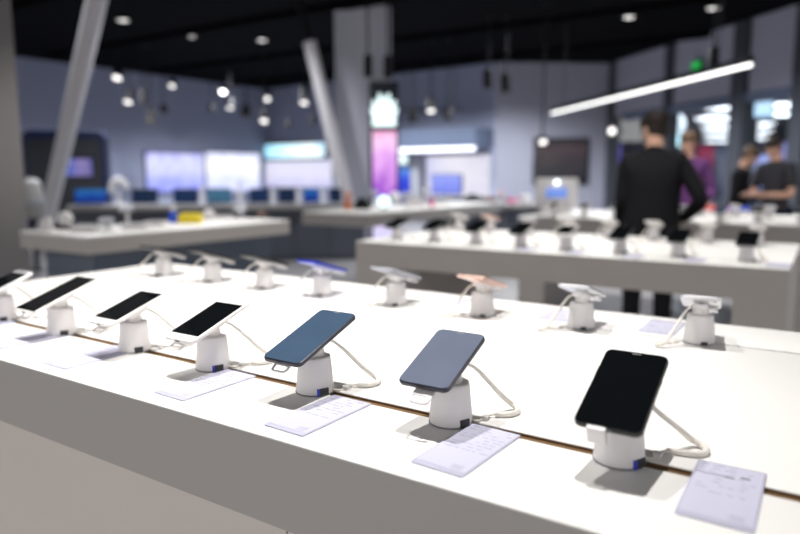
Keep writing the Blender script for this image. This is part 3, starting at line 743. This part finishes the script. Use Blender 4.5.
# price cards of the foreground table
GC = 'price cards on the foreground table'
for x, y, rz, lab, pl in ((-.0775, .820, .0, 'lilac price card nearest the camera, right of the black phone', True),
        (-.387, .772, -.06, 'price card in front of the grey blue phone stand', False), (-.640, .763, -.03, 'price card in front of the slate phone stand', False),
        (-.905, .770, -.03, 'price card in front of the white phone beside the slate one', False), (-1.245, .765, .02, 'price card lying under the second white phone, half in its shadow', False),
        (-1.500, .775, .0, 'price card under the phone with the rim to rim black screen', False), (-1.74, .77, .0, 'price card at the left picture edge on the foreground table', False)):
    tag(make_card(lab, (x, y, Z0), rz, seed=int(-x * 1000) + 3, printed=pl), group=GC)
for px, py, lab in ((663, 327, 'lilac card behind the gap between the silver phones'), (553, 319, 'lilac card behind and left of the second silver phone stand'), (437, 306.5, 'lilac card behind the gap between rose gold and graphite phones'), (352, 300, 'lilac card behind the gap between graphite and blue phones')):
    p = at(px, py, Z0)
    tag(make_card(lab, (p.x, 1.678, Z0), PI, .082, .15, seed=int(px), printed=False), group=GC)

# phones and stands of the second table
G3 = 'phone stands on the second table'; G4 = 'phones on the second table'
names2 = ['first', 'second', 'third', 'fourth', 'fifth', 'sixth', 'seventh', 'eighth']
xs = [-.279, -.558, -.818, -1.084, -1.325, -1.58, -1.84, -2.09]
kinds = ['black', 'black', 'black', 'white', 'black', 'black', 'black', 'black']
for i, (x, kd) in enumerate(zip(xs, kinds)):
    put(proto_low, (x, 3.215, Z0), (0, 0, 0), 'white stand in the near row of the second table, %s from its right end' % names2[i], G3)
    lc, rt = phone_pose((x, 3.215, Z0), 0, math.radians(16.5)); put(phones[kd], lc, rt, 'dark screened phone in the near row of the second table, %s from its right end' % names2[i], G4)
xs = [-.30, -.545, -.825, -1.079, -1.34, -1.59, -1.85, -2.08]
kinds = ['white', 'white', 'white', 'white', 'white', 'silver', 'rose', 'white']
for i, (x, kd) in enumerate(zip(xs, kinds)):
    put(proto_low_back, (x, 3.965, Z0), (0, 0, PI), 'white stand in the far row of the second table, %s from its right end' % names2[i], G3)
    lc, rt = phone_pose((x, 3.965, Z0), PI, math.radians(12.5)); put(phones[kd], lc, rt, 'pale phone in the far row of the second table, %s from its right end' % names2[i], G4)
for i, (x, w_) in enumerate(((-.15, .09), (-.47, .08), (-.73, .08), (-1.0, .08), (-1.25, .08))):
    tag(make_card('lilac card at the near edge of the second table, %s from its right end' % names2[i], (x, 3.115, Z0), 0, w_, .15, seed=40 + i, printed=False), group='price cards on the second table')
# third table
G5 = 'phone stands on the third table'; G6 = 'phones on the third table'
xs = [.12, -.16, -.45, -.72, -1.0, -1.27, -1.55, -1.82, -2.1]
n3 = names2 + ['ninth']
for i, x in enumerate(xs):
    put(proto_low, (x, 5.87, Z0), (0, 0, 0), 'small white stand in the near row of the third table, %s from the right' % n3[i], G5)
    kd = ['white', 'silver', 'white', 'slate', 'white', 'white', 'silver', 'white', 'white'][i]
    lc, rt = phone_pose((x, 5.87, Z0), 0, math.radians(16.5)); put(phones[kd], lc, rt, 'small phone in the near row of the third table, %s from the right' % n3[i], G6)
for i, x in enumerate(xs):
    if abs(x + .04 + 1.87) < .24: continue
    put(proto_low_back, (x + .04, 6.5, Z0), (0, 0, PI), 'small white stand in the far row of the third table, %s from the right' % n3[i], G5)
    kd = ['white', 'white', 'silver', 'white', 'white', 'white', 'white', 'silver', 'white'][i]
    lc, rt = phone_pose((x + .04, 6.5, Z0), PI, math.radians(12.5)); put(phones[kd], lc, rt, 'small pale phone in the far row of the third table, %s from the right' % n3[i], G6)
p = at(714, 216, Z0)
r = thing('gadget_box', 'red topped white box on the third table beside the man in black', 'box', (p.x, p.y + .1, Z0))
MB().rbox(.2, .14, .05, .012, .004, Tr(0, 0, .0255)).build('body', M['plastic'], r); MB().rbox(.2, .14, .03, .012, .004, Tr(0, 0, .066)).build('lid', M['red'], r)
p = at(737, 216, Z0)
r = thing('gadget_box', 'blue topped white box on the third table before the two men', 'box', (p.x, p.y + .05, Z0))
MB().rbox(.18, .14, .05, .012, .004, Tr(0, 0, .0255)).build('body', M['plastic'], r); MB().rbox(.18, .14, .025, .012, .004, Tr(0, 0, .0635)).build('lid', M['bluetoy'], r)
p = at(556, 213, Z0)
r = thing('tabletop_display', 'white tabletop display board with a small blue picture on the third table', 'display board', (p.x, p.y, Z0), YAW - .25)
MB().rbox(.40, .30, .03, .02, .005, Tr(0, 0, .19) @ Rx(PI / 2 - .1)).build('board', M['plastic'], r)
MB().box(-.10, .10, -.006, .0, -.05, .05, Tr(0, -.014, .20) @ Rx(-.1)).build('picture', screen_mat('blue card picture', [(.1, .15, .7), (.2, .4, .95), (.35, .3, .85)], .9, 3), r)
MB().box(-.15, .15, -.06, .08, 0, .03, bev=.004).build('foot', M['plastic2'], r)
MB().ball(.022, (0, -.03, .30), n=14).build('lamp_knob', mat('small lit knob', (.9, .9, .9), .4, emit=(.8, .95, 1), es=3), r)

# ------------------------------------------------------------------ gadgets on the two gadget tables and the back counter
def gadget(px, py, build, lab, cat, name, z=.93, g=None, dy=0.):
    p = at(px, py, z); r = thing(name, lab, cat, (p.x, p.y + dy, z), YAW, g); build(r); return r
def speaker(h, w, m='plastic'):
    def f(r):
        MB().lathe([(w * .9, 0), (w, .01), (w, h * .8), (w * .8, h), (0, h)], 20).build('body', M[m], r)
        MB().lathe([(w * .8, h), (w * .7, h + .004), (0, h + .005)], 20).build('top_ring', M['greyplastic'], r)
    return f
def boxg(w, d, h, m='plastic', m2='greyplastic'):
    def f(r):
        MB().rbox(w, d, h, min(w, d) * .12, .004, Tr(0, 0, h / 2)).build('body', M[m], r)
        MB().rbox(w * .7, d * .7, .006, .01, .001, Tr(0, 0, h + .0032)).build('top_plate', M[m2], r)
    return f
def disc(rad, m='plastic'):
    def f(r):
        MB().rbox(.10, .07, .02, .01, .003, Tr(0, 0, .01)).build('foot', M['port'], r)
        MB().lathe([(rad * .8, -.02), (rad, -.012), (rad, .012), (rad * .9, .02), (0, .022)], 24, Tr(0, 0, rad + .0215) @ Rx(PI / 2)).build('dial', M[m], r)
    return f
def dome(w, h, m):
    def f(r):
        MB().lathe([(w, 0), (w, h * .2), (w * .85, h * .6), (w * .5, h * .9), (0, h)], 20).build('dome', M[m], r)
        MB().lathe([(w * 1.08, 0), (w * 1.08, h * .08), (w * 1.02, h * .1)], 20).build('rim', M['charcoal'], r)
    return f
def figure(h, m, m2):
    def f(r):
        MB().lathe([(.035, 0), (.045, h * .15), (.04, h * .5), (.02, h * .68)], 16).build('body', M[m], r)
        MB().ball(h * .17, (0, 0, h * .82), n=16).build('head', M[m2], r)
    return f
def stick(h, m='plastic'):
    def f(r):
        MB().lathe([(.05, 0), (.05, .012), (.014, .02), (.012, h)], 16).build('stand', M[m], r)
        MB().rbox(.10, .06, .02, .01, .003, Tr(0, -.02, h + .008) @ Rx(.5)).build('device', M['greyplastic'], r)
    return f
def globeg(rad, m):
    def f(r):
        MB().lathe([(.05, 0), (.05, .015), (.02, .02), (.02, .03)], 16).build('foot', M['greyplastic'], r)
        MB().ball(rad, (0, 0, rad + .026), n=20).build('globe', M[m], r)
    return f
GA = 'gadgets on the table with the yellow gadget'
for px, py, b, lab, cat, nm in ((47, 231, speaker(.085, .04), 'squat white speaker at the left end of the gadget table', 'speaker', 'smart_speaker'),
        (66, 229, disc(.05), 'round white dial clock on a black foot', 'clock', 'dial_clock'),
        (85, 232, boxg(.16, .10, .045), 'flat white box right of the round dial clock', 'box', 'gadget_box'),
        (108, 231, stick(.06), 'white stand with slanted device right of the flat white box', 'stand', 'device_stand'),
        (128, 225, stick(.11), 'taller white stand with grey device in the middle of the gadget table', 'stand', 'device_stand'),
        (136, 229, boxg(.18, .08, .03), 'low white tray left of the blue figure', 'tray', 'gadget_tray'),
        (155, 226, boxg(.14, .08, .035), 'white device box just left of the blue figure', 'box', 'gadget_box'),
        (174, 222.5, figure(.13, 'bluetoy', 'plastic'), 'blue bodied figure with white head beside the yellow gadget', 'figure', 'toy_figure'),
        (191, 223, boxg(.17, .12, .07, 'yellow', 'yellow'), 'bright yellow gadget box on the grey white table', 'box', 'gadget_box'),
        (209, 218.5, dome(.06, .08, 'plastic'), 'white dome right of the yellow gadget', 'dome', 'gadget_dome'),
        (224, 219, boxg(.14, .08, .03), 'low white device right of the white dome', 'box', 'gadget_box'),
        (241, 219, stick(.07), 'white stand near the far end of the gadget table', 'stand', 'device_stand'),
        (262, 218, dome(.06, .06, 'brown'), 'small brown dome at the far end of the gadget table', 'dome', 'gadget_dome')):
    gadget(px, py, b, lab, cat, nm, g=GA)
GB = 'gadgets on the table before the pink screen'
for px, py, b, lab, cat, nm in ((348, 210, figure(.20, 'orange', 'orange'), 'slim orange figure left of the black dome', 'figure', 'toy_figure'),
        (362, 209, dome(.09, .13, 'dark'), 'black dome between the orange figure and the glowing globe', 'dome', 'gadget_dome'),
        (374, 207, stick(.17), 'white device stand left of the glowing globe', 'stand', 'device_stand'),
        (384, 209, globeg(.06, 'glow'), 'glowing pale green globe on the grey table', 'globe lamp', 'globe_lamp'),
        (395, 205, globeg(.07, 'plastic'), 'white globe right of the glowing one', 'globe', 'gadget_globe'),
        (406, 208, stick(.15), 'grey white device stand right of the white globe', 'stand', 'device_stand'),
        (415, 206, boxg(.16, .1, .10, 'plastic'), 'upright white box between two device stands', 'box', 'gadget_box'),
        (425, 207, stick(.18), 'tall grey device stand left of the pink cylinder', 'stand', 'device_stand'),
        (432, 207, speaker(.10, .03, 'pink'), 'small pink cylinder on the grey table', 'speaker', 'smart_speaker'),
        (442, 204, boxg(.2, .12, .05, 'plastic'), 'low white box right of the pink cylinder', 'box', 'gadget_box')):
    gadget(px, py, b, lab, cat, nm, g=GB)
for px, b, lab, cat, nm in ((474, dome(.17, .17, 'charcoal'), 'wide dark dome on the grey counter by the lit niche', 'dome', 'gadget_dome'),
        (489, boxg(.2, .15, .10, 'brown', 'orange'), 'brown box with orange top beside the wide dark dome', 'box', 'gadget_box'),
        (501, figure(.20, 'plastic', 'orange'), 'white bodied figure with orange head on the grey counter', 'figure', 'toy_figure'),
        (511, boxg(.12, .12, .09, 'pink'), 'pink box on the grey counter', 'box', 'gadget_box'),
        (524, boxg(.2, .12, .13, 'plastic'), 'white box near the right end of the grey counter', 'box', 'gadget_box')):
    p = on_counter(px, .25, cc, ddir, dback); r = thing(nm, lab, cat, p, drot, 'gadgets on the grey counter'); b(r)

# ------------------------------------------------------------------ people
def skin_mesh(name, m, verts, edges, parent, root=0, sub=2):
    """one continuous surface grown round a jointed skeleton: verts = [(x, y, z, rx, ry)]"""
    bm = bmesh.new(); lay = bm.verts.layers.skin.verify()
    vs = []
    for i, v in enumerate(verts):
        b = bm.verts.new(v[:3]); b[lay].radius = (v[3], v[4] if len(v) > 4 else v[3]); b[lay].use_root = (i == root); vs.append(b)
    for a, b in edges: bm.edges.new((vs[a], vs[b]))
    me = bpy.data.meshes.new(name); bm.to_mesh(me); bm.free(); me.materials.append(m)
    o = bpy.data.objects.new(name, me); COL.objects.link(o); o.parent = parent
    sk = o.modifiers.new('skin', 'SKIN'); sk.use_smooth_shade = True; sk.use_x_symmetry = False
    sb = o.modifiers.new('sub', 'SUBSURF'); sb.levels = sub; sb.render_levels = sub
    return o
def person(label, loc, rz, h, arms, hair, top, trousers, sleeve_to=2, head_turn=0., head_down=.1, lean=.0, bulk=1., hem=0.):
    """faces local -Y; arms = {1: (elbow, wrist, finger direction), -1: ...} in metres for a 1.75 m figure; x=+ is the person's left when facing -Y"""
    r = thing('person', label, 'person', loc, rz, 'people in the shop'); k = h / 1.75; r.scale = (k, k, k)
    ly = lambda z: -lean * max(0, z - .95)
    V = [(0, 0, .96, .125, .10), (0, ly(1.1), 1.10, .115, .085), (0, ly(1.28), 1.28, .135, .095), (0, ly(1.41), 1.41, .10, .08), (0, ly(1.5) - .01, 1.49, .055, .055), (0, ly(1.56) - .02, 1.555, .062, .066)]
    hx, hy = math.sin(head_turn) * .03, -math.cos(head_turn) * .03
    V += [(hx * .6, ly(1.6) - .02 + hy * .6 - head_down * .1, 1.61, .072, .088), (hx * .4, ly(1.66) - .015 + hy * .3 - head_down * .15, 1.67, .072, .088), (0, ly(1.7) - .005 - head_down * .18, 1.715, .045, .055)]
    E_ = [(0, 1), (1, 2), (2, 3), (3, 4), (4, 5), (5, 6), (6, 7), (7, 8)]
    g = bulk
    TV = [(0, .0, .86 - hem, .165 * g, .135 * g), (0, 0, .97, .16 * g, .125 * g), (0, ly(1.1), 1.10, .15 * g, .115 * g), (0, ly(1.28), 1.28, .165 * g, .12 * g), (0, ly(1.40), 1.40, .125 * g, .10), (0, ly(1.47), 1.47, .085, .08), (0, ly(1.52) - .005, 1.525, .068, .07)]
    TE = [(0, 1), (1, 2), (2, 3), (3, 4), (4, 5), (5, 6)]
    LV = [(0, 0, .95, .14, .11)]; LE = []
    for s in (-1, 1):
        sh = Vector((s * .175, ly(1.41), 1.405)); el, wr, fd = arms[s]; el, wr, fd = Vector(el), Vector(wr), Vector(fd).normalized()
        b = len(V)
        V += [(*sh, .058), (*((sh + el) / 2), .047), (*el, .040), (*((el + wr) / 2), .036), (*wr, .025, .03), (*(wr + fd * .05), .022, .038), (*(wr + fd * .085), .016, .036)]
        E_ += [(3, b)] + [(b + i, b + i + 1) for i in range(6)]
        side = fd.cross(Vector((0, 0, 1))); side = side.normalized() if side.length > .1 else Vector((1, 0, 0))
        bend = Vector((0, 0, -1)) if abs(fd.z) < .7 else Vector((0, -1, 0))
        for j, (o_, ln) in enumerate(((-.027, .058), (-.009, .070), (.009, .074), (.027, .062))):
            f0 = wr + fd * .088 + side * o_; f1 = f0 + fd * ln * .5 + bend * .008; f2 = f0 + fd * ln * .85 + bend * .03
            c = len(V); V += [(*f0, .0095), (*f1, .009), (*f2, .0075)]; E_ += [(b + 6, c), (c, c + 1), (c + 1, c + 2)]
        t0 = wr + fd * .04 + side * (-s * .035); t1 = t0 + fd * .03 + side * (-s * .025) + bend * .01; t2 = t1 + fd * .03 + bend * .012
        c = len(V); V += [(*t0, .012), (*t1, .0105), (*t2, .008)]; E_ += [(b + 5, c), (c, c + 1), (c + 1, c + 2)]
        hp, kn, an = Vector((s * .095, 0, .88)), Vector((s * .105, -.012, .49)), Vector((s * .105, .015, .09))
        b = len(V)
        V += [(*hp, .085), (s * .10, 0, .70, .072), (*kn, .052), (s * .105, .012, .33, .05), (*an, .034), (s * .11, -.06, .045, .034, .03), (s * .115, -.15, .03, .03, .02)]
        E_ += [(0, b)] + [(b + i, b + i + 1) for i in range(6)]
        c = len(TV); TV += [(sh.x * .98, sh.y, sh.z + .005, .075, .075), (*((sh + el) / 2), .064)]; TE += [(4, c), (c, c + 1)]
        if sleeve_to == 2:
            TV += [(*el, .058), (*((el + wr) / 2), .050), (*(el.lerp(wr, .95)), .040)]; TE += [(c + 1, c + 2), (c + 2, c + 3), (c + 3, c + 4)]
        else:
            TV += [(*((sh + el) / 2).lerp(el, .6), .062)]; TE += [(c + 1, c + 2)]
        c = len(LV); LV += [(*hp, .098), (s * .10, 0, .70, .09), (*kn, .072), (s * .105, .012, .33, .066), (s * .105, .012, .11, .062)]
        LE += [(0, c)] + [(c + i, c + i + 1) for i in range(4)]
        sm = MB(); sm.rbox(.10, .27, .07, .045, .02, Tr(s * .11, -.055, .036)); sm.build('shoe', M['dark'], r)
    skin_mesh('body', M['skin'], V, E_, r)
    skin_mesh('top', M[top], TV, TE, r); skin_mesh('trousers', M[trousers], LV, LE, r)
    # head details on the turned head
    hc = Vector((hx * .6, ly(1.6) - .02 + hy * .6 - head_down * .1, 1.62)); HT = Tr(*hc) @ Rz(head_turn) @ Rx(head_down)
    hm = MB(); hm.ball(.102, (0, .022, .062), (.90, 1.06, .80), 22, HT); hm.ball(.088, (0, .040, .012), (.96, .70, .98), 20, HT); hm.build('hair', M[hair], r)
    MB().ball(.013, (0, -.098, -.005), (.8, 1.2, 1.6), 10, HT).build('nose', M['skin'], r)
    for s in (-1, 1):
        MB().ball(.011, (s * .032, -.083, .022), (1.2, .6, .7), 10, HT).build('eye', M['eye'], r)
        MB().ball(.022, (s * .082, .01, .005), (.35, .8, 1.3), 10, HT).build('ear', M['skin'], r)
    MB().ball(.02, (0, -.085, -.043), (1.1, .4, .35), 10, HT).build('mouth', M['lip'], r)
    return r
q = atd(652, 200, 4.62)
person('man in a long black jacket seen from behind, one elbow out', (q.x, q.y, 0), YAW + PI - .35, 1.73,
       {1: ((.20, .0, 1.12), (.20, -.12, .90), (0, -.25, -1)), -1: ((-.32, .08, 1.14), (-.19, -.10, .99), (.8, -.3, -.5))}, 'hair', 'jacket', 'jacket', 2, .8, .22, .08, 1.32, .14)
q = atd(692, 200, 6.05); q2 = Vector((-1.75, 0))
q = atd(685, 200, 7.3)
person('person in a purple shirt facing us, half hidden by the man in black', (q.x, q.y, 0), YAW - .4, 1.76,
       {1: ((.26, -.02, 1.12), (.20, -.22, 1.0), (-.3, -1, 0)), -1: ((-.26, -.02, 1.12), (-.15, -.24, 1.05), (.3, -1, 0))}, 'brownhair', 'purple', 'jeans', 2, -.1, .15, .06)
q = atd(737, 200, 8.2)
person('brown haired person in a black top looking down at a phone', (q.x, q.y, 0), YAW + .9, 1.63,
       {1: ((.22, -.06, 1.10), (.06, -.30, 1.10), (-.3, -1, .1)), -1: ((-.24, -.04, 1.10), (-.06, -.30, 1.10), (.3, -1, .1))}, 'brownhair', 'jacket', 'jeans', 2, .1, .5, .06)
q = atd(775, 200, 7.5)
r = person('dark haired man in a charcoal vest with bare forearms facing left', (q.x, q.y, 0), YAW - 1.15, 1.72,
       {1: ((.24, -.06, 1.10), (.08, -.32, 1.10), (-.2, -1, .1)), -1: ((-.25, -.06, 1.10), (-.08, -.32, 1.10), (.2, -1, .1))}, 'hair', 'greycloth', 'jeans', 1, .0, .3, .05)
MB().box(.10, .16, .09, .108, 1.28, 1.33).build('chest_mark', M['red'], r)

# ------------------------------------------------------------------ lights
def spot_light(x, y, z, tx, ty, tz, P, ang=70, size=.05, col=(1, .965, .93), blend=.6):
    l = bpy.data.lights.new('spot', 'SPOT'); l.energy = P; l.spot_size = math.radians(ang); l.spot_blend = blend; l.shadow_soft_size = size; l.color = col
    o = bpy.data.objects.new('spot_light', l); COL.objects.link(o); o.location = (x, y, z)
    o.rotation_euler = (Vector((tx - x, ty - y, tz - z))).to_track_quat('-Z', 'Y').to_euler(); return o
K = 1.0
for x, y, P in ((-2.35, 1.1, 300), (-1.42, 1.15, 330), (-.5, 1.25, 300)):
    spot_light(x, y, 3.75, x + .02, y, .93, P * K, 64, .012, blend=.8)
for x, y, P in ((-.6, 3.75, 185), (-1.5, 3.75, 230), (-2.4, 3.75, 170), (1.3, 3.3, 160)):  # last one: unseen spot added to brighten the second table's right side
    spot_light(x, y, 3.8, x, y - .15, .93, P * K, 75, .03)
for x, y, P in ((-.2, 6.3, 150), (-1.3, 6.3, 150), (-2.1, 6.3, 130), (-4.1, 4.0, 330), (-4.2, 6.2, 160), (-4.2, 7.6, 140)):
    spot_light(x, y, 3.9, x, y - (.6 if y == 4.0 else 0), .93, P * K, 75, .05)
for x, y, P in ((-8.5, 5.0, 260), (-7.0, 6.5, 260), (-4.6, 11.5, 300), (-12, 8, 900), (-12, 12, 900), (-9, 12.5, 800), (-5.5, 13, 800), (-2.5, 10.5, 750)):
    spot_light(x, y, 3.9, x, y, 0, P * K, 150, .1, (.92, .95, 1))
spot_light(-1.3, 6.0, 3.9, -1.1, 8.2, 1.3, 420, 70, .1)  # unseen spot added to lighten the faces behind the third table
for px, py, P in ((-1.6, 23, 900), (2, 20, 700)):
    spot_light(px, py, 3.0, px, py, 0, P * K, 150, .3)
# even ambient fill added, entering where the room is left open
w = bpy.data.worlds.new('world'); S.world = w; w.use_nodes = True
w.node_tree.nodes['Background'].inputs[0].default_value = (1.0, .98, .97, 1); w.node_tree.nodes['Background'].inputs[1].default_value = .82

# ------------------------------------------------------------------ camera
cd_ = bpy.data.cameras.new('camera'); cam = bpy.data.objects.new('camera', cd_); COL.objects.link(cam)
cam.location = (0, 0, CAMZ); cam.rotation_euler = (PI / 2 - PITCH, 0, YAW)
cd_.sensor_width = 36; cd_.lens = F * 36 / 800; cd_.clip_start = .02; cd_.clip_end = 200
cd_.dof.use_dof = True; cd_.dof.focus_distance = 1.07; cd_.dof.aperture_fstop = 1.85
S.camera = cam
S.view_settings.view_transform = 'Standard'; S.view_settings.look = 'None'; S.view_settings.gamma = 1; S.view_settings.use_curve_mapping = False
S.view_settings.exposure = 0.0
S.cycles.use_denoising = True
S.cycles.max_bounces = 8; S.cycles.sample_clamp_indirect = 6
